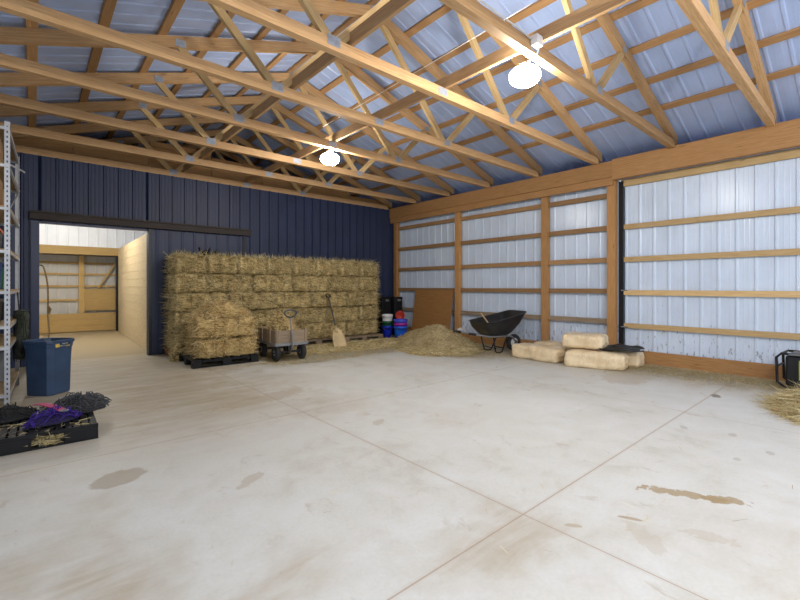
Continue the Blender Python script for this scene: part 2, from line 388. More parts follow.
# roof sheets
def roofpt(s, d, t):     # s along Y, t = x
    return (t, s, roof_low(t) + .148 + .038 + .008 - d*.55)
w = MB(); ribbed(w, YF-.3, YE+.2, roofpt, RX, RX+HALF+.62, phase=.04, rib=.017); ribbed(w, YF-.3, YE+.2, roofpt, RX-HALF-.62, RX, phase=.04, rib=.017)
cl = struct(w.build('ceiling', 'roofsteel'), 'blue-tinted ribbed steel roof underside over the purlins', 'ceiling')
for side in (1, -1):
    for k in range(8):
        x = RX + side*(HALF - .75 - .61*k) if k < 7 else RX + side*.10
        if abs(x-RX) < .09: continue
        z = roof_low(x) + .148
        p = MB(); sl = -side/3.0; n_ = V((1,0,sl)).normalized(); u_ = V((-sl,0,1)).normalized()
        p.obox((x,(YF+YE)/2,z+.021), (0,(YE-YF)/2,0), n_*.050, u_*.019)
        p.build('purlin', 'purlin', cl)
for side in (1,-1):
    x = RX+side*(HALF-.06); z = roof_low(x)+.148
    e = RX+side*(HALF+.55); p = MB(); p.box((min(e,e+side*.03),YF,3.42),(max(e,e+side*.03),YE,3.66)); p.build('added_fascia', 'roofsteel', cl)  # added fascia, shuts outside light out from under the overhang
    p = MB(); a_ = RX+side*(HALF+.10); p.box((min(a_,e),YF,3.52),(max(a_,e),YE,3.535)); p.build('added_soffit', 'roofsteel', cl)  # unseen soffit, added against light leaking in at the eave
# far end of the building above the added aisle ceiling
w = MB(); w.add([(XL,YE,0),(XR,YE,0),(XR,YE,3.9),(RX,YE,5.5),(XL,YE,3.9)], [(0,1,2,3,4)])
struct(w.build('wall_end', 'oldlumber'), 'far gable wall beyond the trusses', 'wall')
# ------------------------------------------------------------------ roof trusses
TH = .085
def seg_poly(mb, poly, y0, y1):
    n = len(poly); L = math.dist(poly[0], poly[1]); o, o2 = random.uniform(0,50), random.uniform(0,50)
    a = V((poly[1][0]-poly[0][0], 0, poly[1][1]-poly[0][1])).normalized(); c = V((-a.z,0,a.x)); P0 = V((poly[0][0],0,poly[0][1]))
    uv = lambda p: (o+(V((p[0],0,p[1]))-P0).dot(a), o2+(V((p[0],0,p[1]))-P0).dot(c))
    pts = [(x,y0,z) for x,z in poly]+[(x,y1,z) for x,z in poly]
    F = [tuple(range(n)), tuple(range(2*n-1,n-1,-1))]; U = [[uv(poly[i]) for i in F[0]], [uv(poly[i-n]) for i in F[1]]]
    for i in range(n):
        j = (i+1)%n; F.append((i,n+i,n+j,j)); l0, l1 = uv(poly[i])[0], uv(poly[j])[0]
        U.append([(l0,o2+.6),(l0,o2+.68),(l1,o2+.68),(l1,o2+.6)])
    mb.add(pts, F, U)
def make_truss():
    t = bpy.data.objects.new('roof_truss', None); C.objects.link(t); t.empty_display_size = .1
    L, R = RX-HALF, RX+HALF
    b = MB(); seg_poly(b, [(L,3.60),(R-.17,3.60),(R-.17,3.68),(R-.25,3.715),(L+.18,3.715),(L,3.64)], 0, TH); b.build('bottom_chord', 'lumber', t)
    for s in (1,-1):
        e = RX+s*(HALF-.01)
        b = MB(); pts = [(RX+s*.001, roof_low(RX)), (e, roof_low(e)+.0), (e, roof_low(e)+.148), (RX+s*.001, roof_low(RX)+.148)]
        if s < 0: pts = [pts[1], pts[0], pts[3], pts[2]]
        seg_poly(b, pts, .003, TH-.003); b.build('top_chord', 'lumber', t)
    P1, P2 = RX-1.46, RX+1.46
    def web(x0, z0, x1, z1, name='web'):
        b = MB(); b.bar((x0,TH/2,z0), (x1,TH/2,z1), .089, .05, (0,1,0)); b.build(name, 'doorlumber', t)
    zr = roof_low(RX)
    web(P1-.03, 3.70, RX-2.2, roof_low(RX-2.2)+.02); web(P2+.03, 3.70, RX+2.2, roof_low(RX+2.2)+.02)
    web(P1+.06, 3.70, RX-.10, zr-.0); web(P2-.06, 3.70, RX+.10, zr-.0)
    for x, z, wd, h in ((P1,3.685,.14,.10),(P2,3.685,.13,.09),(RX+.05,3.665,.15,.085),(RX-2.2,roof_low(RX-2.2)+.05,.12,.09),(RX+2.2,roof_low(RX+2.2)+.05,.11,.08),(RX,zr+.05,.2,.17)):
        b = MB(); b.box((x-wd/2,-.003,z-h/2),(x+wd/2,-.0005,z+h/2)); b.build('gusset_plate', 'plate', t)
    return t
YT = [.99 + 1.22*k for k in range(13)]
TL = ['wooden roof truss nearest the camera, over the near end of the right wall', 'wooden roof truss that carries the nearer glowing lamp', 'wooden roof truss one bay behind the nearer glowing lamp',
      'wooden roof truss midway between the two glowing lamps', 'wooden roof truss just in front of the farther lamp', 'wooden roof truss just behind the farther lamp',
      'wooden roof truss one bay in front of the navy wall', 'wooden roof truss resting along the top of the navy wall']
truss = make_truss()
for i, y in enumerate(YT):
    t = truss if i == 0 else copy_tree(truss)
    yy = y if i != 7 else YB+.01
    t.location = (0, yy, 0); 
    lab = TL[i] if i < 8 else '%s wooden roof truss beyond the navy wall, in shadow' % ('first','second','third','fourth','fifth')[i-8]
    tag(t, lab, 'roof truss', 'roof trusses four feet apart')
# plank brace on the chords, along the building
def brace(x, w_, lab, y0, y1):
    b = MB(); b.box((x-w_/2, y0, 3.718), (x+w_/2, y1, 3.757)); b.box((x-.02,y0,3.757),(x+.02,y1,3.84)) if 0 else None
    tag(b.build('lateral_brace', 'lumber'), lab, 'brace', 'long braces nailed across the truss chords')
def brace2(x, lab, y0, y1):
    b = MB(); b.box((x-.019, y0, 3.7185), (x+.019, y1, 3.85)); tag(b.build('lateral_brace', 'lumber'), lab, 'brace', 'long braces nailed across the truss chords')
brace2(RX-1.46+.21, 'long board on edge crossing the truss chords left of the lamps', 1.0, YE-.1)
brace2(RX+.10, 'long board on edge crossing the truss chords directly above the lamps', 1.0, YE-.1)
# ------------------------------------------------------------------ eave beam, posts, girts
b = MB(); b.box((7.855,3.20,3.33),(7.935,YB-.03,3.615)); bm = tag(b.build('eave_beam', 'beam'), 'long header beam over the posts at the far part of the right wall', 'beam')
b = MB(); b.box((7.885,3.20,3.19),(7.935,YB-.03,3.328)); b.build('ledger_board', 'beam', bm)
b = MB(); b.box((7.84,YF,3.27),(7.935,3.195,3.635)); bm2 = tag(b.build('eave_beam', 'beam'), 'deep header beam above the big sliding door on the right', 'beam')
posts = [(9.33,'square wooden post in the corner beside the navy wall',.13),(6.96,'square wooden post behind the plywood sheet and chaff heap',.14),
         (4.59,'square wooden post behind the wheelbarrow and first shavings bag',.14),(3.26,'square wooden post at the left edge of the sliding door',.145)]
for y, lab, wd in posts:
    b = MB(); b.box((7.945,y-wd/2,0),(8.06,y+wd/2,3.6)); tag(b.build('wooden_post', 'beam', bevel=.004), lab, 'post', 'posts along the right wall')
for (a, c) in ((9.33-.068, 6.96+.073),(6.96-.073,4.59+.073),(4.59-.073,3.26+.075)):
    for z in (.705, 1.265, 1.84, 2.43, 3.03):
        b = MB(); b.box((8.01,c,z-.045),(8.058,a,z+.045)); b.build('girt', 'girtwood' if z != .705 else 'oldlumber', wr)
for (a, c) in ((9.33-.068, 6.96+.073),(6.96-.073,4.59+.073),(4.59-.073,3.26+.075)):
    b = MB(); b.box((8.02,c,0.0),(8.058,a,.2)); b.build('skirt_board', 'beam', wr)
# sliding door in the right wall
w = MB(); ribbed(w, -1.95, 3.17, lambda s,d,t: (8.15-d, s, t), .0, 3.27, phase=3.3)
dr = struct(w.build('door_1', 'wallsteel'), 'big sliding door of pale ribbed steel with wooden rails', 'door')
for z, h in ((.645,.085),(1.24,.09),(1.84,.09),(2.43,.09)):
    b = MB(); b.box((8.085,-1.9,z-h/2),(8.128,3.14,z+h/2)); b.build('rail', 'doorlumber', dr)
b = MB(); b.box((8.075,-1.9,3.165),(8.128,3.14,3.285)); b.build('top_rail', 'doorlumber', dr)
b = MB(); b.box((8.075,-1.9,.0),(8.128,3.14,.215)); b.build('bottom_rail', 'beam', dr)
b = MB(); b.box((8.07,3.09,0),(8.13,3.17,3.26)); b.build('edge_channel', 'blackmetal', dr)
for z in (.62,1.28):
    b = MB(); b.tube([(8.045,3.12,z),(8.07,3.09,z),(8.07,3.02,z)], .012); b.build('latch', 'greysteel', dr)
# ------------------------------------------------------------------ sliding stall door and track in the navy wall
b = MB(); b.box((-.04,YB-.12,2.49),(3.73,YB-.035,2.625)); tr = tag(b.build('door_track', 'trackwood'), 'dark sliding door track across the navy wall', 'door track')
b = MB(); b.box((-.045,YB-.15,2.60),(3.735,YB-.12,2.63)); b.build('cover_lip', 'trackwood', tr)
w = MB(); ribbed(w, 1.74, 3.57, lambda s,d,t: (s, YB-.075-d*.6, t), .04, 2.46, phase=1.85)
d2 = struct(w.build('door_2', 'bluesteel'), 'navy sliding door slid open behind the hay stack', 'door')
for lo, hi in (((1.705,YB-.10,.03),(1.76,YB-.04,2.47)), ((3.545,YB-.10,.03),(3.60,YB-.04,2.47))):
    b = MB(); b.box(lo,hi); b.build('edge_channel', 'blackmetal', d2)
# ------------------------------------------------------------------ aisle beyond the doorway
AX0, AX1, AY = -.80, 1.98, 15.2
b = MB(); b.box((XL+.01,YB+.14,3.50),(XR-.02,YE-.02,3.58)); struct(b.build('aisle_light_block', 'whitesteel'), 'added ceiling that keeps light of the aisle beyond the doorway off the roof', 'ceiling')  # added to stop aisle light leaking up to the roof
pw = MB()
for i in range(13): pw.box((1.80+.0, YB+.13, .01+i*.19), (1.84, AY-.1, .01+i*.19+.186))
o = struct(pw.build('wall_aisle', 'planks'), 'pale tongue and groove board wall beyond the doorway', 'wall'); 
# skew the wall a little: its far end stands further right
for v_ in o.data.vertices: v_.co.x += (v_.co.y-9.5)/5.7*.14
w = MB(); ribbed(w, AX0, 4.5, lambda s,d,t:(s,AY-.04-d,t), 2.50, 3.5, phase=.06); o = struct(w.build('wall_aisle_end', 'whitesteel'), 'white ribbed steel above the stall header beam', 'wall')
b = MB(); b.box((AX0,AY-.09,2.27),(1.97,AY+.03,2.50)); tag(b.build('stall_header', 'yellowply'), 'yellow wooden header beam at the far end of the aisle', 'beam')
b = MB(); b.box((1.885,AY-.06,.02),(1.95,AY+.03,2.268)); tag(b.build('stall_post', 'blackmetal'), 'slim dark post under the right end of the aisle header', 'post')
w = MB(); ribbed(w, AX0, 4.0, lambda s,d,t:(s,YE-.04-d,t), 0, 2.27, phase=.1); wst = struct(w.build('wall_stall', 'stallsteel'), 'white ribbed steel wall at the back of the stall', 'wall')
b = MB()
for i in range(3): b.box((AX0,AY+.42,.02+i*.18),(3.6,AY+.46,.195+i*.18))
tag(b.build('kickboard', 'yellowply'), 'low yellow board kick wall at the back of the stall', 'kickboard')
for z in (.95,1.36,1.72,2.05):
    b = MB(); b.box((AX0,YE-.11,z-.03),(3.6,YE-.07,z+.03)); b.build('girt', 'yellowply', wst)
b = MB(); b.box((1.03,YE-.19,.56),(1.16,YE-.115,2.26)); b.build('stud', 'yellowply', wst)
b = MB(); b.box((1.165,YE-.16,.62),(2.05,YE-.115,1.28)); o = b.build('plywood', 'yellowply', wst); o['label'] = 'yellow plywood panel right of the stud'
b = MB(); b.bar((1.50,YE-.14,1.29),(2.02,YE-.14,2.2),.04,.09,(0,1,0)); b.build('diagonal_brace', 'yellowply', wst)
b = MB(); pts = [(.115,YB+.16,1.72),(.14,YB+.165,1.70),(.175,YB+.17,1.55),(.20,YB+.17,1.35),(.205,YB+.17,1.1),(.20,YB+.17,.9),(.215,YB+.17,.6),(.21,YB+.17,.36)]
b.tube(pts, .013, 6); ro = tag(b.build('hanging_rope', 'rope', smooth=True), 'tan rope hanging inside the left edge of the doorway', 'rope')
b = MB(); b.tube([(.205,YB+.17,1.0),(.235,YB+.16,.95),(.215,YB+.17,.86)], .018, 6); b.build('knot', 'rope', ro)
b = MB(); b.tube([(.085,YB+.12,1.72),(.125,YB+.165,1.72)], .01, 6); b.build('hook', 'blackmetal', ro)
lw = MB()
for x0, x1, zt in ((XL+.02,.55,4.02),(.56,1.75,4.12),(1.76,2.95,4.28),(2.96,4.1,4.18),(4.11,5.3,4.10),(5.31,6.6,3.98),(6.61,8.0,3.86)):
    for i in range(int((zt-3.62)/.14)+1): lw.box((x0,YB+.17+.01*(i%2),3.62+i*.14),(x1,YB+.20+.01*(i%2),min(zt,3.62+i*.14+.136)))
struct(lw.build('wall_loft', 'loftboards'), 'brown loft boards standing above the navy wall behind the trusses', 'wall')
# ------------------------------------------------------------------ hay
def rbox(dx, dy, dz, nx, ny, nz, rad, amp, seed, freq=5.0, pillow=0):
    """rounded, lumpy box on z = 0, centred in x and y"""
    mb = MB(); idx = {}; pts = []; F = []
    def P(i,j,k):
        key = (i,j,k)
        if key in idx: return idx[key]
        p = V(((i/nx-.5)*dx, (j/ny-.5)*dy, (k/nz-.5)*dz)); h = V((dx/2-rad, dy/2-rad, dz/2-rad))
        q = V((max(-h.x,min(h.x,p.x)), max(-h.y,min(h.y,p.y)), max(-h.z,min(h.z,p.z)))); d = p-q
        nrm = d.normalized() if d.length > 1e-6 else p.normalized()
        p = q + nrm*rad
        if pillow: p += V((p.x*0, p.y*0, 0)) + V((0,0,1))*pillow*(1-(2*p.x/dx)**2)*(1-(2*p.y/dy)**2)*(1 if p.z > 0 else 0)
        s = V((seed*3.1, seed*1.7, seed))
        a = noise.noise(p*freq+s)*amp + noise.noise(p*freq*3+s)*amp*.5
        p = p + nrm*a; p.z = max(p.z, -dz/2)
        idx[key] = len(pts); pts.append(p+V((0,0,dz/2))); return idx[key]
    for i in range(nx):
        for j in range(ny): F.append((P(i,j,0),P(i,j+1,0),P(i+1,j+1,0),P(i+1,j,0))); F.append((P(i,j,nz),P(i+1,j,nz),P(i+1,j+1,nz),P(i,j+1,nz)))
    for i in range(nx):
        for k in range(nz): F.append((P(i,0,k),P(i+1,0,k),P(i+1,0,k+1),P(i,0,k+1))); F.append((P(i,ny,k),P(i,ny,k+1),P(i+1,ny,k+1),P(i+1,ny,k)))
    for j in range(ny):
        for k in range(nz): F.append((P(0,j,k),P(0,j,k+1),P(0,j+1,k+1),P(0,j+1,k))); F.append((P(nx,j,k),P(nx,j+1,k),P(nx,j+1,k+1),P(nx,j,k+1)))
    mb.add(pts, F); return mb
def bristle(dx, dy, dz, n, seed):
    R = random.Random(seed); mb = MB()
    for _ in range(n):
        f = R.choice(['front']*4+['top']*3+['left','right'])
        x, y, z = R.uniform(-.5,.5)*dx, R.uniform(-.5,.5)*dy, R.uniform(.02,1)*dz
        if f == 'front': p, nn = V((x,-dy/2+.012,z)), V((0,-1,0))
        elif f == 'top': p, nn = V((x,y,dz-.012)), V((0,0,1))
        elif f == 'left': p, nn = V((-dx/2+.012,y,z)), V((-1,0,0))
        else: p, nn = V((dx/2-.012,y,z)), V((1,0,0))
        d = nn*R.uniform(.15,.8) + V((R.uniform(-1,1),R.uniform(-1,1),R.uniform(-1,.5)))*.6
        random.seed(R.random()); L = R.uniform(.05,.19); e = p+d.normalized()*L
        if e.z < .004: continue
        mb.blade(p, d, L, R.uniform(.004,.009), (0,0,-.015*R.random()))
    return mb
BALES = {}
def bale_meshes(kind, var):
    key = (kind, var)
    if key not in BALES:
        dx, dy, dz = {'long': (.945,.44,.366), 'mid': (.895,.44,.366), 'half': (.945,.24,.366), 'end': (.585,.66,.366), 'gold': (.98,.47,.335)}[kind]
        a = rbox(dx-.03, dy-.03, dz-.012, 30, 14, 13, .05, .03, var*3+len(kind), 6.5).mesh('hay_bale', 'goldhay' if kind == 'gold' else 'hay', True)
        c = bristle(dx-.03, dy-.03, dz-.012, 1350, var*11+len(kind)).mesh('loose_stems', 'goldstraw' if kind == 'gold' else 'straw')
        tws = []
        for x in (-dx*.2, dx*.2):
            h, g = dy/2-.006, .006; tw = MB(); tws.append(tw)
            tw.tube([(x,-h,g+.03),(x,-h,dz-.03),(x,-h+.03,dz-.008),(x,h-.03,dz-.008),(x,h,dz-.03),(x,h,.03)], .0035, 5)
        BALES[key] = (a, c, [q.mesh('twine', 'rope') for q in tws], (dx,dy,dz))
    return BALES[key]
def bale(kind, var, loc, rz, label, group):
    a, c, t, _ = bale_meshes(kind, var)
    o = link('hay_bale', a); o.location = loc; o.rotation_euler = (0,0,rz); tag(o, label, 'hay bale', group)
    link('loose_stems', c, o)
    for q in t: link('twine', q, o)
    return o
SX0, SX1, SY, PZ = 1.98, 6.82, 8.66, .135
rows = ['bottom','second','third','fourth','top']; ords = ['first','second','third','fourth','fifth','sixth','seventh','eighth']
for r in range(5):
    z = PZ + r*.367
    if r == 4:
        w_ = .602; xs = [(SX0+w_*(i+.5), 'end') for i in range(8)]
    elif r % 2 == 0:
        w_ = .964; xs = [(SX0+w_*(i+.5), 'long') for i in range(5)]
    else:
        xs = [(SX0+.295,'end')] + [(SX0+.595+.9125*(i+.5), 'mid') for i in range(4)] + [(SX1-.295,'end')]
    n = len(xs)
    for i, (x, kind) in enumerate(xs):
        if kind == 'stub': continue
        y = SY + (.33 if kind == 'end' else .22) + random.uniform(-.06,.035)
        bale(kind, random.randrange(3), (x+random.uniform(-.008,.008), y, z), random.uniform(-.03,.03) + (PI if random.random() < 0 else 0),
             'hay bale in the %s row of the big stack, %s from its left end' % (rows[r], ords[i]), 'bales of the big stack along the navy wall')
        if kind == 'long' and i == 0:
            bale('half', (r+1)%3, (x, SY+.22+.345, z), 0, 'hay bale tucked behind the first bale of the %s row of the big stack' % rows[r], 'bales of the big stack along the navy wall')
def pallet(label, loc, rz, sx, sy, mat, h=.13, group='pallets', slats=7, solidfront=False):
    t = thing('pallet', label, 'pallet', loc, rz, group)
    b = MB()
    for i in range(slats):
        w_ = sx/slats; b.box((-sx/2+i*w_+.012, -sy/2, h-.02), (-sx/2+(i+1)*w_-.012, sy/2, h))
    b.build('deck', mat, t, bevel=.003)
    for y in (-sy/2, -.05, sy/2-.10):
        b = MB(); b.box((-sx/2, y, 0), (sx/2, y+.10, .018)); b.build('base_runner', mat, t)
        b = MB(); b.box((-sx/2, y, h-.04), (sx/2, y+.10, h-.021)); b.build('stringer', mat, t)
        for x in (-sx/2, -.07, sx/2-.14):
            b = MB(); b.box((x, y, .0185), (x+.14, y+.10, h-.041)); b.build('block', mat, t, bevel=.004)
    return t
pallet('reddish brown wooden pallet under the left end of the hay stack', (2.56,9.03,0), 0, 1.17, .86, 'redwood')
pallet('dark wooden pallet under the hay stack behind the garden cart', (3.80,9.03,0), 0, 1.17, .86, 'oldlumber')
pallet('worn pallet under the hay stack behind the scoop shovel', (5.02,9.03,0), 0, 1.17, .86, 'oldlumber')
pallet('grey weathered pallet sticking out under the right end of the hay stack', (6.22,8.95,0), 0, 1.17, .98, 'oldlumber')
pallet('black plastic pallet under the short golden bale pile', (2.53,7.90,0), -.03, 1.10, 1.02, 'blackplastic')
GB = 'bales of the short pile in front of the stack'
bale('gold', 0, (2.55,7.66,.135), -.03, 'lower front golden bale of the short pile on the black pallet', GB)
bale('gold', 1, (2.57,8.14,.135), -.03, 'lower rear golden bale of the short pile on the black pallet', GB)
bale('gold', 2, (2.53,7.65,.475), -.03, 'upper front golden bale of the short pile, loose hay on it', GB)
bale('gold', 0, (2.59,8.13,.475), -.02, 'upper rear golden bale of the short pile, leaning toward the stack', GB)
def heap(name, mat, strawmat, cx, cy, z0, rx, ry, h, nb, seed, label, cat, sharp=1.4, amp=.05, blade=(.06,.16), wd=(.004,.009), res=36, lay=.5, rz=0):
    R = random.Random(seed); mb = MB(); pts = []; F = []; nr, na = max(6,res//3), res
    co, si = math.cos(rz), math.sin(rz)
    def pt(u, a):
        wob = 1+.16*noise.noise(V((math.cos(a)*1.6, math.sin(a)*1.6, seed)))
        x, y = u*rx*math.cos(a)*wob, u*ry*math.sin(a)*wob
        z = h*max(0,(1-u**sharp)) * (1+.35*noise.noise(V((x*2.2,y*2.2,seed+3)))) + amp*noise.noise(V((x*7,y*7,seed)))*(1-u**3)
        return V((x*co-y*si, x*si+y*co, max(0.003*(1-u), z)))
    for i in range(1, nr+1):
        for k in range(na): pts.append(pt(i/nr, 2*PI*k/na))
    pts.append(pt(0,0)); c0 = len(pts)-1
    for k in range(na): F.append((c0, k, (k+1)%na))
    for i in range(nr-1):
        for k in range(na): F.append((i*na+k,(i+1)*na+k,(i+1)*na+(k+1)%na,i*na+(k+1)%na))
    mb.add(pts, F); o = mb.build(name, mat, smooth=True); o.location = (cx,cy,z0)
    s = MB()
    for _ in range(nb):
        p = pt(math.sqrt(R.random())*1.02, R.uniform(0,2*PI)); random.seed(R.random())
        d = V((R.uniform(-1,1),R.uniform(-1,1),R.uniform(-.05,lay)))
        L = R.uniform(*blade); 
        s.blade(p+V((0,0,.004)), d, L, R.uniform(*wd), (0,0,-L*.15))
        
    for v_ in s.v: v_.z = max(v_.z, .003)
    s.build('loose_stems', strawmat, o)
    tag(o, label, cat, kind='stuff'); return o
heap('loose_hay', 'goldhay', 'goldstraw', 2.58, 7.95, .822, .47, .42, .24, 1500, 3, 'loose golden hay heaped on top of the short bale pile', 'loose hay', 1.7, .07, (.06,.2))
heap('loose_hay', 'hay', 'straw', 2.10, 8.48, .002, .24, .13, .85, 900, 33, 'loose hay slumped against the stack behind the short bale pile', 'loose hay', 1.1, .06, (.06,.2))
heap('hay_chaff', 'chaff', 'straw', 7.06, 6.82, 0.002, .80, 1.22, .46, 4200, 5, 'heap of pale hay chaff in front of the leaning plywood', 'hay heap', 1.25, .04, (.03,.09), (.004,.008), 54, .35)
heap('loose_straw', 'chaff', 'straw', 6.62, .33, 0.002, .98, .50, .17, 3600, 9, 'mat of loose straw on the floor at the right edge beside the machine', 'straw', 1.6, .03, (.1,.3), (.004,.009), 40, .3, -.08)
def scatter(name, pts_fn, n, seed, label, L=(.05,.17), W=(.004,.009), mat='straw'):
    R = random.Random(seed); s = MB()
    for _ in range(n):
        x, y = pts_fn(R); random.seed(R.random()); a = R.uniform(0,2*PI); l = R.uniform(*L); w_ = R.uniform(*W); d = V((math.cos(a),math.sin(a),0)); q = V((-d.y,d.x,0))*w_/2
        u = (R.random()*100,R.random()*100); z = R.uniform(.002,.012); p = V((x,y,z)); e = p+d*l+V((0,0,R.uniform(0,.012)))
        s.add([p-q,p+q,e+q,e-q],[(0,1,2,3)],[[u]*4])
    tag(s.build(name, mat), label, 'straw', kind='stuff')
heap('straw_litter', 'chaff', 'straw', 5.75, 7.93, 0.002, 1.95, .70, .035, 7000, 15, 'trampled straw litter along the foot of the hay stack', 'straw', 2.5, .012, (.05,.16), (.005,.009), 60, .12)
heap('straw_litter', 'chaff', 'straw', 6.55, 6.25, 0.002, .85, .95, .02, 4500, 17, 'thin straw litter on the floor in front of the chaff heap and wheelbarrow', 'straw', 2.5, .008, (.05,.16), (.005,.009), 60, .10)
def fn1(R):
    while 1:
        x = R.uniform(3.1,7.6); y = R.uniform(6.6,8.6); lim = 6.9-(x-3.3)*.22
        if y > lim - R.random()*.5 - .1: return x, y
scatter('scattered_straw', fn1, 9000, 21, 'scattered straw on the floor in front of the hay stack')
def fn2(R): return R.gauss(6.75,.4) , R.gauss(5.75,.5)
scatter('scattered_straw', fn2, 3000, 22, 'scattered straw on the floor between chaff heap and wheelbarrow')
def fn3(R): return 7.95-abs(R.gauss(0,.42)), R.uniform(.3,3.0)
scatter('scattered_straw', fn3, 3200, 23, 'scattered straw along the foot of the sliding door')
def fn4(R): return R.uniform(1.0,4.5), R.gauss(1.2,.7)
scatter('scattered_straw', fn4, 40, 24, 'few stray straws on the open concrete floor', (.03,.09), (.002,.004))
def fn5(R): return R.gauss(3.1,.5), 7.2-abs(R.gauss(0,.12))
scatter('scattered_straw', fn5, 240, 25, 'scattered straw at the foot of the short golden bale pile')
ht = thing('leather_halter', 'dark leather halter left on top of the hay stack by the sliding door', 'halter', (2.70,9.0,PZ+5*.367+.012))
for q, (cx, cy, rx, ry, h_) in enumerate(((0,0,.15,.10,.05),(.06,.04,.12,.09,.09),(-.08,.02,.10,.10,.13))):
    b = MB(); b.tube([(cx+rx*math.cos(a), cy+ry*math.sin(a), h_*(.5+.5*math.sin(a*2+q))+.015) for a in [2*PI*k/20 for k in range(20)]], .016, 6, True); b.build('strap', 'blackmetal', ht, smooth=True)
# ------------------------------------------------------------------ garden cart
ct = thing('garden_cart', 'small grey wooden garden cart loaded with hay in front of the stack', 'garden cart', (3.555,7.47,0), -.06)
CW, CL = .30, .45
b = MB(); b.box((-CW,-CL,.30),(CW,CL,.325)); b.build('bed', 'oldlumber', ct)
b = MB(); b.bar((-CW-.012,-CL-.012,.315),(CW+.012,-CL-.012,.315),.03,.05); b.bar((-CW-.012,CL+.012,.315),(CW+.012,CL+.012,.315),.03,.05)
b.bar((-CW-.012,-CL,.315),(-CW-.012,CL,.315),.02,.05); b.bar((CW+.012,-CL,.315),(CW+.012,CL,.315),.02,.05); b.build('steel_rim', 'greysteel', ct)
for nm, lo, hi in (('end_board',(-CW,-CL,.325),(CW,-CL+.022,.56)),('end_board',(-CW,CL-.022,.325),(CW,CL,.56)),('side_board',(-CW,-CL+.023,.325),(-CW+.022,CL-.023,.56)),('side_board',(CW-.022,-CL+.023,.325),(CW,CL-.023,.56))):
    b = MB(); b.box(lo,hi); b.build(nm, 'oldlumber', ct, bevel=.003)
for x in (-.27,.0,.27):
    b = MB(); b.box((x-.022,-CL-.018,.30),(x+.022,-CL-.0005,.575)); b.build('stake', 'oldlumber', ct)
for x in (-CW,CW):
    for y in (-.2,.2):
        b = MB(); sx = 1 if x > 0 else -1; b.box((x if sx>0 else x-.018,y-.02,.30),(x+.018 if sx>0 else x,y+.02,.57)); b.build('stake', 'oldlumber', ct)
for y in (-.33,.33):
    b = MB(); b.tube([(-.30,y,.15),(.30,y,.15)], .014); b.bar((0,y,.15),(0,y,.30),.06,.05,(0,1,0)); b.bar((-.2,y,.165),(.2,y,.165),.04,.03); b.build('axle', 'blackmetal', ct)
    for x in (-.245,.245):
        b = MB(); b.lathe([(.05,-.035),(.085,-.045),(.125,-.042),(.148,-.025),(.152,0),(.148,.025),(.125,.042),(.085,.045),(.05,.035)], 28, (x,y,.152), (1,0,0)); wh = b.build('wheel', 'rubber', ct, smooth=True)
        b = MB(); b.lathe([(.0,-.03),(.05,-.034),(.085,-.03),(.085,.03),(.05,.034),(.0,.03)], 20, (x,y,.152), (1,0,0)); b.build('hub', 'greysteel', wh, smooth=True)
b = MB(); b.tube([(-.02,-.36,.16),(-.02,-.50,.22),(-.02,-.54,.34),(-.085,-.60,.80)], .015, 8); hd = b.build('pull_handle', 'greysteel', ct, smooth=True)
g = []
for k in range(17):
    a = PI*k/16; g.append((-.09+.115*math.cos(a), -.605-.005*math.sin(a), .88+.055*math.sin(a)))
b = MB(); b.tube([(-.085,-.60,.80)]+[(-.005,-.605,.83)]+g+[(-.165,-.605,.83)]+[(-.085,-.60,.80)], .014, 8); b.build('grip', 'darkgrey', hd, smooth=True)
heap('cart_hay', 'hay', 'goldstraw', 3.545, 7.48, .50, .235, .38, .32, 1500, 12, 'loose hay piled in the grey garden cart', 'loose hay', 2.2, .06, (.05,.16))
# ------------------------------------------------------------------ scoop shovel
tp, bt = V((5.24,8.56,1.09)), V((5.10,8.02,.42))
sh = thing('scoop_shovel', 'pale scoop shovel standing against the hay stack', 'shovel', (5.06,7.96,0))
O = V((5.06,7.96,0))
b = MB(); b.tube([bt-O, tp-O], .017, 8); b.build('shaft', 'darkgrey', sh)
d = (tp-bt).normalized()
b = MB(); b.tube([tp-O, tp-O+d*.03+V((.055,0,0)), tp-O+d*.10+V((.06,0,0)), tp-O+d*.11, tp-O+d*.10-V((.06,0,0)), tp-O+d*.03-V((.055,0,0)), tp-O], .013, 6); b.build('grip', 'blackplastic', sh, smooth=True)
bl = MB(); rings = []
for i in range(9):
    t = i/8; c = bt + (V((5.06,7.78,.012))-bt)*t; hw = .045+.115*min(1,t*2.2)**.6; row = []
    for k in range(9):
        u = k/8*2-1; row.append(c-O + V((u*hw, -.055*(u*u)*(1-.35*t)+.02, .0)) + V((0,0,.0 if t < 1 else 0)))
    rings.append(row)
n = 9
bl.add([p for r_ in rings for p in r_], [(i*n+k,i*n+k+1,(i+1)*n+k+1,(i+1)*n+k) for i in range(8) for k in range(8)])
o = bl.build('scoop_blade', 'beigeplastic', sh, smooth=True); mo = o.modifiers.new('t','SOLIDIFY'); mo.thickness = .008
b = MB(); b.tube([bt-O+d*.06, bt-O-d*.10], [.022,.03], 8); b.build('socket', 'beigeplastic', sh, smooth=True)
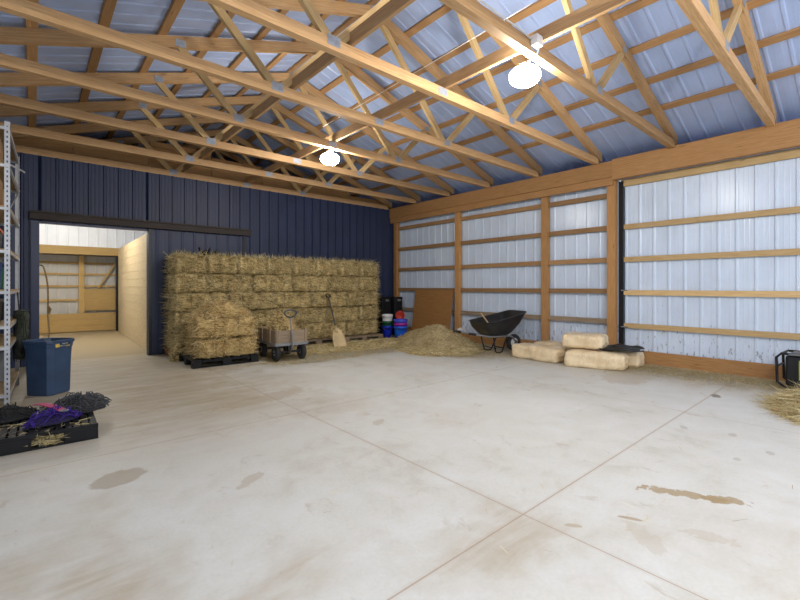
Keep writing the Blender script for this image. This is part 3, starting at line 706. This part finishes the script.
# ------------------------------------------------------------------ buckets and bins in the corner
def bucket(name, label, loc, mat, r0, r1, h, rimmat=None, bail=True, tilt=None):
    t = thing(name, label, 'bucket', loc, 0, 'buckets in the corner', tilt)
    b = MB(); b.lathe([(0,0),(r0,0),(r0+(r1-r0)*.5,h*.5),(r1,h-.05),(r1+.008,h-.05),(r1+.008,h-.03),(r1,h-.03),(r1+.002,h-.006),(r1+.008,h),(r1-.006,h),(r0-.006,.012),(0,.012)], 28); b.build('body', mat, t, smooth=True)
    if bail:
        b = MB(); b.tube([((r1+.011)*math.cos(a), -(r1*.62)*math.sin(a)-.0, h-.04-.09*math.sin(a)) for a in [PI*k/14 for k in range(15)]], .004, 5); b.build('bail_handle', 'greysteel', t, smooth=True)
    return t
bucket('feed_bucket','royal blue bucket at the bottom of the left bucket stack',(7.06,8.60,0),'royal',.115,.140,.32)
bucket('feed_bucket','dark green bucket nested in the royal blue bucket',(7.06,8.60,.145),'green',.116,.141,.30,bail=False)
bucket('feed_bucket','white bucket topmost of the left bucket stack',(7.06,8.60,.315),'white',.117,.142,.30,bail=False)
bucket('feed_bucket','bright blue bucket at the bottom of the front bucket stack',(7.19,8.22,0),'skyblue',.145,.175,.33)
bucket('feed_bucket','magenta bucket nested in the bright blue bucket',(7.19,8.22,.115),'magenta',.146,.176,.30,bail=False)
bucket('feed_bucket','periwinkle blue bucket topmost of the front bucket stack',(7.19,8.22,.20),'purpleblue',.147,.177,.30,bail=False)
bucket('feed_bucket','dark green bucket beside the leaning plywood edge',(7.60,8.72,0),'green',.10,.125,.36,bail=False)
bucket('feed_bucket','red bucket lying tipped on the green bucket by the plywood',(7.62,8.70,.50),'red',.09,.12,.22,bail=False,tilt=(1.2,.2,-.9))
def bin_(label, loc, sx, sy, h):
    t = thing('storage_bin', label, 'storage bin', loc, 0, 'black bins in the corner')
    def ring(f, z): return [V((sx*f*a, sy*f*c_, z)) for a, c_ in ((-.5,-.42),(-.42,-.5),(.42,-.5),(.5,-.42),(.5,.42),(.42,.5),(-.42,.5),(-.5,.42))]
    b = MB(); b.loft([ring(.88,0), ring(1,h-.06)], True, True); b.build('body', 'blackplastic', t, bevel=.006)
    b = MB(); b.loft([ring(1.05,h-.059), ring(1.05,h-.02), ring(.97,h)], True, True); b.build('lid', 'blackplastic', t)
    b = MB(); b.box((-.05,-sy*.5-.028,h-.12),(.05,-sy*.5-.002,h-.062)); b.build('latch', 'greyplastic', t, bevel=.004)
bin_('tall black plastic bin behind the white bucket, next to the hay', (7.36,9.16,0), .32, .34, 1.06)
bin_('tall black plastic bin in the corner beside the wooden post', (7.72,9.05,0), .30, .30, 1.06)
# plywood sheet leaning on the right wall
t0 = MB(); y0, y1 = 7.06, 8.44
lo, hi = V((7.76,0,.006)), V((7.932,0,1.25)); d = hi-lo; nn = V((-d.z,0,d.x)).normalized()
t0.obox((lo+hi)/2+V((0,(y0+y1)/2,0)), d/2, (0,(y1-y0)/2,0), nn*.006)
tag(t0.build('plywood_sheet', 'ply'), 'brown plywood sheet leaning on the right wall behind the chaff heap', 'plywood sheet')
# white rag by the post
o = rbox(.20,.13,.10,10,8,6,.045,.025,4,9); o = o.build('feed_sack', 'white', smooth=True); o.location = (7.66,6.32,.36-.02)
tag(o, 'small white crumpled sack on the chaff heap behind the wheelbarrow', 'sack'); o.location = (7.50,6.42,.29)
# ------------------------------------------------------------------ wheelbarrow
wb = thing('wheelbarrow', 'black tub wheelbarrow parked against the right wall', 'wheelbarrow', (7.215,5.27,0), math.atan2(-.32,.95))
def rr(x0, x1, w0, w1, z0, z1, rad, n=6):      # rounded trapezoid ring, z rises from z0 (rear) to z1 (front)
    cor = [((x0+rad),(-w0/2+rad),PI,1.5*PI),((x1-rad),(-w1/2+rad),1.5*PI,2*PI),((x1-rad),(w1/2-rad),0,.5*PI),((x0+rad),(w0/2-rad),.5*PI,PI)]; out = []
    for cx, cy, a0, a1 in cor:
        for k in range(n+1):
            a = a0+(a1-a0)*k/n; x, y = cx+rad*math.cos(a), cy+rad*math.sin(a); f = (x-x0)/(x1-x0)
            out.append(V((x,y,z0+(z1-z0)*max(0,f)**1.5)))
    return out
tb = MB(); tb.loft([rr(-.24,.22,.44,.38,.36,.37,.08), rr(-.30,.28,.54,.48,.40,.43,.10), rr(-.40,.44,.70,.62,.52,.62,.12), rr(-.44,.56,.77,.68,.64,.84,.13), rr(-.46,.585,.82,.73,.642,.845,.15), rr(-.46,.585,.82,.73,.628,.83,.15)], True, False)
o = tb.build('tub', 'tubplastic', wb, smooth=True); mo = o.modifiers.new('t','SOLIDIFY'); mo.thickness = .008; mo.offset = 1
for s in (1,-1):
    b = MB(); b.tube([(.50,s*.07,.18),(.30,s*.13,.325),(-.30,s*.235,.345),(-.72,s*.29,.42)], .018, 8); hh = b.build('handle', 'greysteel', wb, smooth=True)
    b = MB(); b.tube([(-.66,s*.283,.409),(-.82,s*.303,.437)], .024, 8); b.build('grip', 'rubber', hh, smooth=True)
    b = MB(); b.tube([(.16,s*.165,.315),(.03,s*.19,.03),(-.02,s*.19,.012),(-.10,s*.19,.012),(-.14,s*.20,.05),(-.20,s*.225,.325)], .014, 8); b.build('leg', 'blackmetal', wb, smooth=True)
b = MB(); b.tube([(.06,-.19,.10),(.06,.19,.10)], .011); b.tube([(-.13,-.20,.10),(-.13,.20,.10)], .011); b.build('cross_brace', 'blackmetal', wb)
b = MB(); b.box((-.26,-.27,.338),(-.20,.27,.356)); b.box((.12,-.2,.338),(.18,.2,.356)); b.build('tub_support', 'greysteel', wb)
b = MB(); b.lathe([(.09,-.03),(.11,-.045),(.145,-.042),(.17,-.02),(.175,0),(.17,.02),(.145,.042),(.11,.045),(.09,.03)], 32, (.46,0,.176), (0,1,0)); wh = b.build('wheel', 'rubber', wb, smooth=True)
b = MB(); b.lathe([(0,-.035),(.03,-.036),(.035,-.025),(.09,-.028),(.095,0),(.09,.028),(.035,.025),(.03,.036),(0,.035)], 24, (.46,0,.176), (0,1,0)); b.build('rim', 'white', wh, smooth=True)
b = MB(); b.tube([(.46,-.1,.176),(.46,.1,.176)], .012); b.build('axle', 'greysteel', wb)
wbm = Matrix.Translation(wb.location) @ wb.rotation_euler.to_matrix().to_4x4()
b = MB(); b.tube([wbm@V((.0,.0,.395)), wbm@V((-.26,.14,.80))], .014, 8); o = b.build('tool_handle', 'handlewood'); tag(o, 'wooden tool handle sticking up out of the wheelbarrow tub', 'tool handle')
o = rbox(.15,.10,.06,8,6,4,.028,.012,2,12).build('white_scoop', 'white', smooth=True); o.location = wbm@V((.32,-.02,.575)); o.rotation_euler = (0,-.9,0)
o.location = wbm@V((.12,-.05,.39)); o.rotation_euler = (0,0,.4); tag(o, 'white plastic scoop lying in the wheelbarrow tub', 'scoop')
# ------------------------------------------------------------------ bags of shavings
def bag(label, loc, rz, L, W, H, seed):
    t = rbox(W, L, H, 16, 30, 12, .065, .020, seed, 4.5, .02); o = t.build('shavings_bag', 'bag', smooth=True)
    o.location = loc; o.rotation_euler = (0,0,rz); tag(o, label, 'shavings bag', 'plastic wrapped shavings bags')
    for s in (1,-1):
        b = MB(); P_ = []
        for k in range(9): P_.append((W*.36*(k/8*2-1), s*(L/2+.0), H*.5+.05*math.sin(k*1.3+seed)*.3))
        b.tube(P_, .012, 6); b.build('end_seam', 'bag', o, smooth=True)
    return o
bag('tan plastic shavings bag on the floor nearest the wheelbarrow', (7.08,4.20,0), -.05, .96, .42, .25, 1)
bag('tan plastic shavings bag squeezed between the front bag and the wall', (7.60,4.12,0), .02, .84, .40, .27, 2)
bag('tan plastic shavings bag lying at the front of the stacked pair', (7.11,3.16,0), .33, .92, .44, .26, 3)
bag('pale plastic shavings bag lying behind the front bag at the sliding door', (7.66,2.96,0), .12, .62, .40, .25, 4)
bag('tan plastic shavings bag stacked on top of another bag', (7.22,3.40,.292), .20, .68, .44, .23, 5)
tb = MB(); nx, ny = 22, 14; pts = []
for i in range(nx+1):
    for j in range(ny+1):
        u, v_ = i/nx-.5, j/ny-.5
        z = .03 + .05*noise.noise(V((u*3,v_*2.5,1.3))) + .10*math.exp(-((u*1.2+v_*.5-.12)/.16)**2)*(.5-abs(v_)) + .06*max(0,noise.noise(V((u*4,v_*4,4.1))))
        pts.append((u*.46*(1+.15*math.sin(v_*6)), v_*.72*(1+.1*math.sin(u*9)), max(.012,z)))
tb.add(pts, [(i*(ny+1)+j,(i+1)*(ny+1)+j,(i+1)*(ny+1)+j+1,i*(ny+1)+j+1) for i in range(nx) for j in range(ny)])
o = tb.build('plastic_sheet', 'tarp', smooth=True); mo = o.modifiers.new('t','SOLIDIFY'); mo.thickness = .006
o.location = (7.40,2.93,.285); o.rotation_euler = (0,0,.3); tag(o, 'crumpled black plastic sheet lying on the shavings bags', 'plastic sheet')
# ------------------------------------------------------------------ machine at the right edge
gm = thing('portable_machine', 'black machine in a looped tube frame at the right edge', 'machine', (7.55,.46,0), -.05)
b = MB(); b.box((-.17,-.38,.06),(.17,.37,.45)); b.build('body', 'blackmetal', gm, bevel=.03, seg=3)
b = MB(); b.box((-.185,-.38,.10),(-.172,.235,.40)); b.build('side_panel', 'yellowgreen', gm, bevel=.005)
b = MB(); b.box((-.22,-.45,.46),(.20,.33,.485)); b.build('top_cover', 'greyplastic', gm, bevel=.008)
for x in (-.2,.2):
    b = MB(); P_ = [(x,.34,.02),(x,.44,.10),(x,.45,.42),(x,.40,.475),(x,-.40,.475),(x,-.46,.42),(x,-.46,.08),(x,-.40,.02),(x,.34,.02)]
    b.tube(P_, .016, 8); b.build('tube_frame', 'blackmetal', gm, smooth=True)
b = MB(); b.tube([(-.2,.45,.30),(.2,.45,.30)], .014); b.tube([(-.2,.40,.475),(.2,.40,.475)], .014); b.tube([(-.2,-.46,.30),(.2,-.46,.30)], .014); b.build('cross_tube', 'blackmetal', gm)
b = MB()
for i in range(6): b.box((-.10,.371,.16+i*.04),(.10,.378,.185+i*.04))
b.build('vent', 'darkgrey', gm)
for y in (-.3,.2):
    b = MB(); b.lathe([(0,-.02),(.07,-.02),(.08,0),(.07,.02),(0,.02)], 20, (-.235,y,.08), (1,0,0)); b.build('wheel', 'rubber', gm, smooth=True)
# ------------------------------------------------------------------ shelving on the left
SH = thing('shelving_unit', 'tall galvanized slotted-angle shelving unit at the left edge', 'shelving unit', (-.42,6.98,0), -.03)
sw, sl, hz = .26, .80, 3.12
for sx in (1,-1):
    for sy in (-1,1):
        b = MB(); x, y = sx*sw, sy*sl
        b.box((min(x,x-sx*.045),y-.003*1,0),(max(x,x-sx*.045),y,hz)); b.box((min(x,x-sx*.003),min(y,y-sy*.045),0),(max(x,x-sx*.003),max(y,y-sy*.045),hz))
        up = b.build('upright', 'galv', SH)
        s_ = MB()
        for k in range(58):
            z = .04+k*.053; s_.box((x-sx*.022-.006,y-.0045,z-.012),(x-sx*.022+.006,y-.0031,z+.012)) if sy < 0 else None
            s_.box((x+sx*.0005-.0006,y-sy*.022-.006,z-.012),(x+sx*.0005+.0006,y-sy*.022+.006,z+.012))
        s_.build('slots', 'darkgrey', up)
lev = [.19,.70,.925,1.30,1.74,2.20,2.66,3.06]
for z in lev:
    b = MB(); b.box((-sw+.05,-sl+.01,z),(sw-.004,sl-.01,z+.016)); sp = b.build('shelf_board', 'particle', SH)
    b = MB()
    for x in (-sw+.004, sw-.022): b.box((x,-sl+.005,z-.035),(x+.018,sl-.005,z-.0005))
    for y in (-sl-.012, sl-.004): b.box((-sw,y,z-.03),(sw,y+.016,z+.0))
    b.build('shelf_rail', 'galv', sp)
b = MB(); b.bar((sw+.004,-sl,2.2),(sw+.004,sl,2.66),.02,.004,(1,0,0)); b.bar((sw+.004,-sl,2.66),(sw+.10,-sl+.5,2.70),.02,.004,(1,0,0)); b.build('brace_strap', 'galv', SH)
def on_shelf(name, mat, lab, cat, x, y, z, sx, sy, sz, lid=None):
    def ring(f, zz): return [V((sx*f*a, sy*f*c_, zz)) for a, c_ in ((-.5,-.45),(-.45,-.5),(.45,-.5),(.5,-.45),(.5,.45),(.45,.5),(-.45,.5),(-.5,.45))]
    t = thing(name, lab, cat, (-.42+x, 6.98+y, z+.018), -.03, 'things kept on the shelving unit')
    b = MB(); b.loft([ring(.92 if lid else 1,0), ring(1,sz)], True, True); b.build('body', mat, t, bevel=.006)
    b = MB()
    if lid: b.loft([ring(1.05,sz+.001), ring(1.05,sz+.03)], True, True); b.build('lid', lid, t)
    else: b.box((-.03,-sy/2-.001,sz+.0005),(.03,sy/2+.001,sz+.003)); b.build('tape', 'rope', t)
on_shelf('cardboard_box','cardboard','brown cardboard box on the topmost open level of the shelving','box',-.02,-.45,2.66,.34,.5,.32)
on_shelf('cardboard_box','cardboard','brown cardboard box one level below the topmost box','box',-.02,-.45,2.20,.34,.5,.34)
on_shelf('cardboard_box','cardboard','brown cardboard box at the rear of the upper shelf','box',.0,.3,2.20,.34,.5,.30)
on_shelf('storage_tote','darkgrey','dark tote with an orange lid at chest height on the shelving','tote',-.02,-.45,1.74,.34,.48,.20,'orange')
on_shelf('storage_tote','blanket','blue tote on the shelf below the orange lidded tote','tote',-.02,-.45,1.30,.34,.48,.30,'binblue')
on_shelf('storage_tote','green','green tote toward the rear of the shelving','tote',.0,.2,1.30,.34,.5,.26,'blackplastic')
on_shelf('storage_tote','blackplastic','black tote on the wooden shelf above the blue pail','tote',-.02,-.45,.925,.34,.48,.24,'darkgrey')
on_shelf('storage_tote','blackplastic','black tote at the rear of the wooden shelf','tote',.0,.25,.925,.34,.5,.22,'greyplastic')
on_shelf('storage_tote','greyplastic','grey tote at the rear of the bottom shelf','tote',.0,.25,.19,.36,.5,.35,'darkgrey')
pl_ = bucket('pail','bright blue pail with white rim low on the shelving',(-.50,6.48,.208),'skyblue',.13,.155,.30); pl_['group'] = 'things kept on the shelving unit'; pl_['category'] = 'pail'
b = MB(); b.lathe([(0,.312),(.16,.312),(.166,.304),(.166,.29)], 24); b.build('lid', 'white', pl_, smooth=True)
# hanging net on the shelving side
def net(mb, pts_fn, nu, nv):
    pts = [pts_fn(i/nu, j/nv) for i in range(nu+1) for j in range(nv+1)]
    F = []
    for i in range(nu):
        for j in range(nv):
            a = i*(nv+1)+j; F.append((a,a+nv+1,a+nv+2,a+1))
    mb.add(pts, F)
def netobj(name, mat, fn, nu, nv, th, parent):
    b = MB(); net(b, fn, nu, nv); o = b.build(name, mat, parent)
    w_ = o.modifiers.new('wire','WIREFRAME'); w_.thickness = th; w_.use_replace = True; w_.use_even_offset = False; return o
hn = thing('hay_net', 'dark olive hay net hanging on the shelving side above the blue bin', 'hay net', (-.13,7.35,0), 0, 'hay nets')
b = rbox(.13,.30,.62,8,12,16,.06,.03,6,6); o = b.build('filling', 'greennet', hn, smooth=True); o.location = (0.02,0,.42)
netobj('netting', 'blacknet', lambda u,v_: V((.02+.075*math.cos(2*PI*u), .17*math.sin(2*PI*u), .40+.64*v_)) + V((noise.noise(V((u*20,v_*9,1)))*.03, noise.noise(V((u*20,v_*9,4)))*.03, 0)), 20, 12, .008, hn)
b = MB(); b.tube([(0,0,1.02),(-.02,0,1.28)], .008, 6); b.build('cord', 'blacknet', hn)
# ------------------------------------------------------------------ blue bin
bn = thing('trash_bin', 'large slate blue plastic bin standing by the doorway', 'bin', (.155,6.95,0), -.80)
def oct_(sx, sy, c, z): return [V(p+(z,)) for p in ((-sx+c,-sy),(sx-c,-sy),(sx,-sy+c),(sx,sy-c),(sx-c,sy),(-sx+c,sy),(-sx,sy-c),(-sx,-sy+c))]
b = MB(); b.loft([oct_(.190,.175,.05,0), oct_(.198,.183,.05,.02), oct_(.212,.197,.055,.60), oct_(.222,.207,.055,.602), oct_(.226,.211,.055,.66), oct_(.238,.223,.055,.662), oct_(.238,.223,.055,.70), oct_(.224,.209,.055,.70), oct_(.216,.201,.055,.60), oct_(.19,.175,.05,.03)], True, True)
b.build('body', 'binblue', bn, bevel=.006)
b = MB(); b.loft([oct_(.205,.190,.05,.60), oct_(.206,.191,.05,.62)], True, True); b.build('contents', 'greyplastic', bn)
for s in (1,-1):
    b = MB(); b.tube([(s*.24,-.07,.655),(s*.265,-.06,.64),(s*.265,.06,.64),(s*.24,.07,.655)], .012, 6); b.build('carry_handle', 'binblue', bn, smooth=True)
b = MB(); b.box((.2265,-.13,.61),(.2285,-.06,.655)); b.build('label_patch', 'yellowlabel', bn); b = MB(); b.box((.2265,.03,.61),(.2285,.10,.655)); b.build('label_patch', 'yellowlabel', bn)
b = MB(); b.box((.2265,-.05,.618),(.2285,.02,.652)); b.build('label_patch', 'white', bn)
bn.scale = (.89,.89,.97)
# ------------------------------------------------------------------ black pallet with nets
bp = thing('pallet', 'black plastic pallet on the floor at the left edge, nets on it', 'pallet', (-.12,5.10,0), -.02, 'pallets')
h = .135
b = MB()
for i in range(19): b.box((-.56+i*.06,-.49,h-.022),(-.56+i*.06+.042,.49,h))
for y in (-.50,-.25,0,.25,.46): b.box((-.57,y,h-.035),(.57,y+.035,h-.023))
b.box((-.57,-.505,h-.03),(.57,-.491,h)); b.build('deck', 'blackplastic', bp)
for x in (-.57,-.12,.33):
    for y in (-.50,-.08,.36):
        b = MB(); b.box((x,y,.0),(x+.24,y+.14,h-.036)); b.build('block', 'blackplastic', bp, bevel=.008)
for y in (-.50,-.08,.36):
    b = MB(); b.box((-.57,y,0),(.57,y+.14,.016)); b.build('base_runner', 'blackplastic', bp)
R_ = random.Random(31); s = MB()
for _ in range(420):
    x, y = R_.choice([R_.uniform(-.32,-.13), R_.uniform(.13,.32)]) , R_.uniform(-.52,-.36); random.seed(R_.random())
    z = R_.uniform(.02,.095); s.blade((-.12+x,5.10+y,z), (R_.uniform(-1,1),R_.uniform(-.6,.2),R_.uniform(-.3,.5)), R_.uniform(.03,.11), R_.uniform(.003,.007))
for _ in range(90):
    x, y = R_.uniform(-.5,.55), R_.uniform(-.48,-.1); random.seed(R_.random()); s.blade((-.12+x,5.10+y,.142), (R_.uniform(-1,1),R_.uniform(-1,1),R_.uniform(0,.12)), R_.uniform(.04,.14), R_.uniform(.003,.006))
for v_ in s.v: v_.z = max(.018, v_.z)
tag(s.build('stray_straw', 'straw'), 'straw caught in and on the black pallet at left', 'straw', kind='stuff')
def mound_net(label, mat, core, loc, rz, rx, ry, h, seed, nu=34, nv=12, th=.007, group='hay nets'):
    t = thing('hay_net', label, 'hay net', loc, rz, group)
    def f(u, v_):
        a = 2*PI*u; r = 1-v_*.98; wob = 1+.22*noise.noise(V((math.cos(a)*1.7,math.sin(a)*1.7,seed)))
        x, y = rx*r*math.cos(a)*wob, ry*r*math.sin(a)*wob; z = h*(1-r**1.9)*(1+.4*noise.noise(V((x*6,y*6,seed))))+.012
        return V((x,y,max(.008,z)))
    g = MB(); K = 40
    pts = [f(k/K, j/10)*.93 for j in range(11) for k in range(K)]
    g.add([V((p.x,p.y,max(.003,p.z-.006))) for p in pts], [(j*K+k,j*K+(k+1)%K,(j+1)*K+(k+1)%K,(j+1)*K+k) for j in range(10) for k in range(K)])
    g.build('bundle', core, t, smooth=True)
    netobj('netting', mat, lambda u,v_: f(u,v_) + V((noise.noise(V((u*31,v_*13,seed)))*.025, noise.noise(V((u*31,v_*13,seed+5)))*.025, abs(noise.noise(V((u*27,v_*11,seed+9))))*.02)), nu, nv, th, t)
    lp = MB(); RR = random.Random(seed)
    for _ in range(26):
        u, v_ = RR.random(), RR.random()*.8; p = f(u,v_); q = f(u+RR.uniform(.04,.14), min(1,max(0,v_+RR.uniform(-.3,.3)))); m_ = (p+q)/2+V((0,0,RR.uniform(.02,.05)))
        lp.tube([p, (p+m_)/2+V((0,0,.01)), m_, (m_+q)/2+V((0,0,.01)), q], .0045, 5)
    lp.build('loose_cords', mat, t); return t
mound_net('black cord hay net heaped over the far edge of the pallet', 'darkgrey', 'blacknet', (.34,5.24,.139), .1, .27, .26, .12, 2)
mound_net('purple hay net lying on the black pallet at left', 'purplenet', 'blacknet', (.13,4.86,.139), .3, .22, .115, .09, 5)
ST = [(.02,5.22,.245),(.06,5.12,.262),(.11,5.02,.262),(.16,4.92,.255),(.20,4.83,.243)]
b = MB()
for p, q in zip(ST, ST[1:]): b.bar(p, q, .06, .008)
hp = tag(b.build('halter_strap', 'pinkweb'), 'pink webbing halter strap lying across the purple net', 'halter')
b = MB(); b.tube([(.21+.03*math.cos(a), 4.80+.03*math.sin(a), .246) for a in [2*PI*k/12 for k in range(12)]], .005, 6, True); b.build('ring', 'greysteel', hp)
mound_net('dark red and black cord bundle on the pallet beside the shelving', 'blacknet', 'blacknet', (-.16,5.28,.139), .2, .20, .18, .09, 8, 24, 8)
# ------------------------------------------------------------------ lamps
def lamp(label, loc, rz, drop):
    t = thing('ceiling_lamp', label, 'lamp', loc, rz, 'glowing ceiling lamps')
    b = MB(); b.tube([(0,0,0),(0,0,-drop)], .022, 10); b.build('stem', 'white', t)
    b = MB(); b.lathe([(0,-drop+.02),(.05,-drop+.02),(.065,-drop),(.05,-drop-.018),(0,-drop-.018)], 20); b.build('heat_sink', 'white', t, smooth=True)
    b = MB(); b.lathe([(0,-drop-.20),(.05,-drop-.196),(.10,-drop-.18),(.14,-drop-.15),(.158,-drop-.11),(.15,-drop-.07),(.12,-drop-.04),(.07,-drop-.022),(.045,-drop-.02)], 32); b.build('glare_globe', 'led', t, smooth=True)  # oversized: the glare around the bulb is built into its shape
    return t
lamp('glowing white lamp hanging nearest the camera', (RX+.14, 2.385, 3.597), .2, .012)
lamp('glowing white lamp hanging farther back toward the hay stack', (RX+.09, 6.02, 3.597), .6, .03)
b = MB(); b.box((RX-.05,2.13,3.64),(RX+.05,2.205,3.735)); jb = tag(b.build('junction_box', 'white', bevel=.006), 'white junction box on the truss above the nearer lamp', 'junction box')
b = MB(); P_ = [(RX-.05,2.195,3.70),(RX-.25,2.197,3.725),(RX-.5,2.197,3.72),(RX-1.0,2.197,3.73),(RX-1.9,2.197,3.735)]; b.tube(P_, .008, 6)
b.tube([(RX+.02,2.15,3.64),(RX+.05,2.2,3.58),(RX+.07,2.30,3.575)], .007, 6); tag(b.build('power_cable', 'cable', smooth=True), 'white power cable along the truss chord to the junction box', 'cable')
b = MB(); b.tube([(RX-.02,2.2,4.06),(RX-.02,3.5,4.03),(RX-.02,4.8,4.0),(RX-.02,6.05,3.98)], .004, 6); tag(b.build('wire', 'cable', smooth=True), 'thin pale wire strung lengthwise through the truss webs', 'wire')
# ------------------------------------------------------------------ lights
def point(name, loc, energy, col=(1,.95,.88), r=.12):
    l = bpy.data.lights.new(name, 'POINT'); l.energy = energy; l.color = col; l.shadow_soft_size = r
    o = bpy.data.objects.new(name, l); C.objects.link(o); o.location = loc; return o
point('unseen_fill', (1.3, -1.7, 3.40), 300, (1,.96,.90))  # unseen fill behind the camera, added to brighten the left side
point('unseen_fill', (RX+1.2, -4.4, 3.40), 130, (1,.96,.90))  # second unseen fill light, added farther back
point('aisle_lamp', (.6, 12.4, 3.3), 125, (1,.95,.86))
W = bpy.data.worlds.new('sky'); bpy.context.scene.world = W; W.use_nodes = True
bg = W.node_tree.nodes['Background']; bg.inputs[0].default_value = (.90,.95,1,1); bg.inputs[1].default_value = 1.2
# ------------------------------------------------------------------ camera
cam = bpy.data.cameras.new('camera'); co = bpy.data.objects.new('camera', cam); C.objects.link(co)
cam.sensor_width = 36; cam.lens = 421/800*36; cam.shift_y = -13.5/800; cam.clip_start = .05
co.location = (0,0,1.35); co.rotation_euler = (PI/2, 0, -math.radians(41.1))
S = bpy.context.scene; S.camera = co
S.view_settings.view_transform = 'Standard'; S.view_settings.look = 'None'; S.view_settings.gamma = 1; S.view_settings.exposure = .29
S.view_settings.use_curve_mapping = False
S.cycles.max_bounces = 8
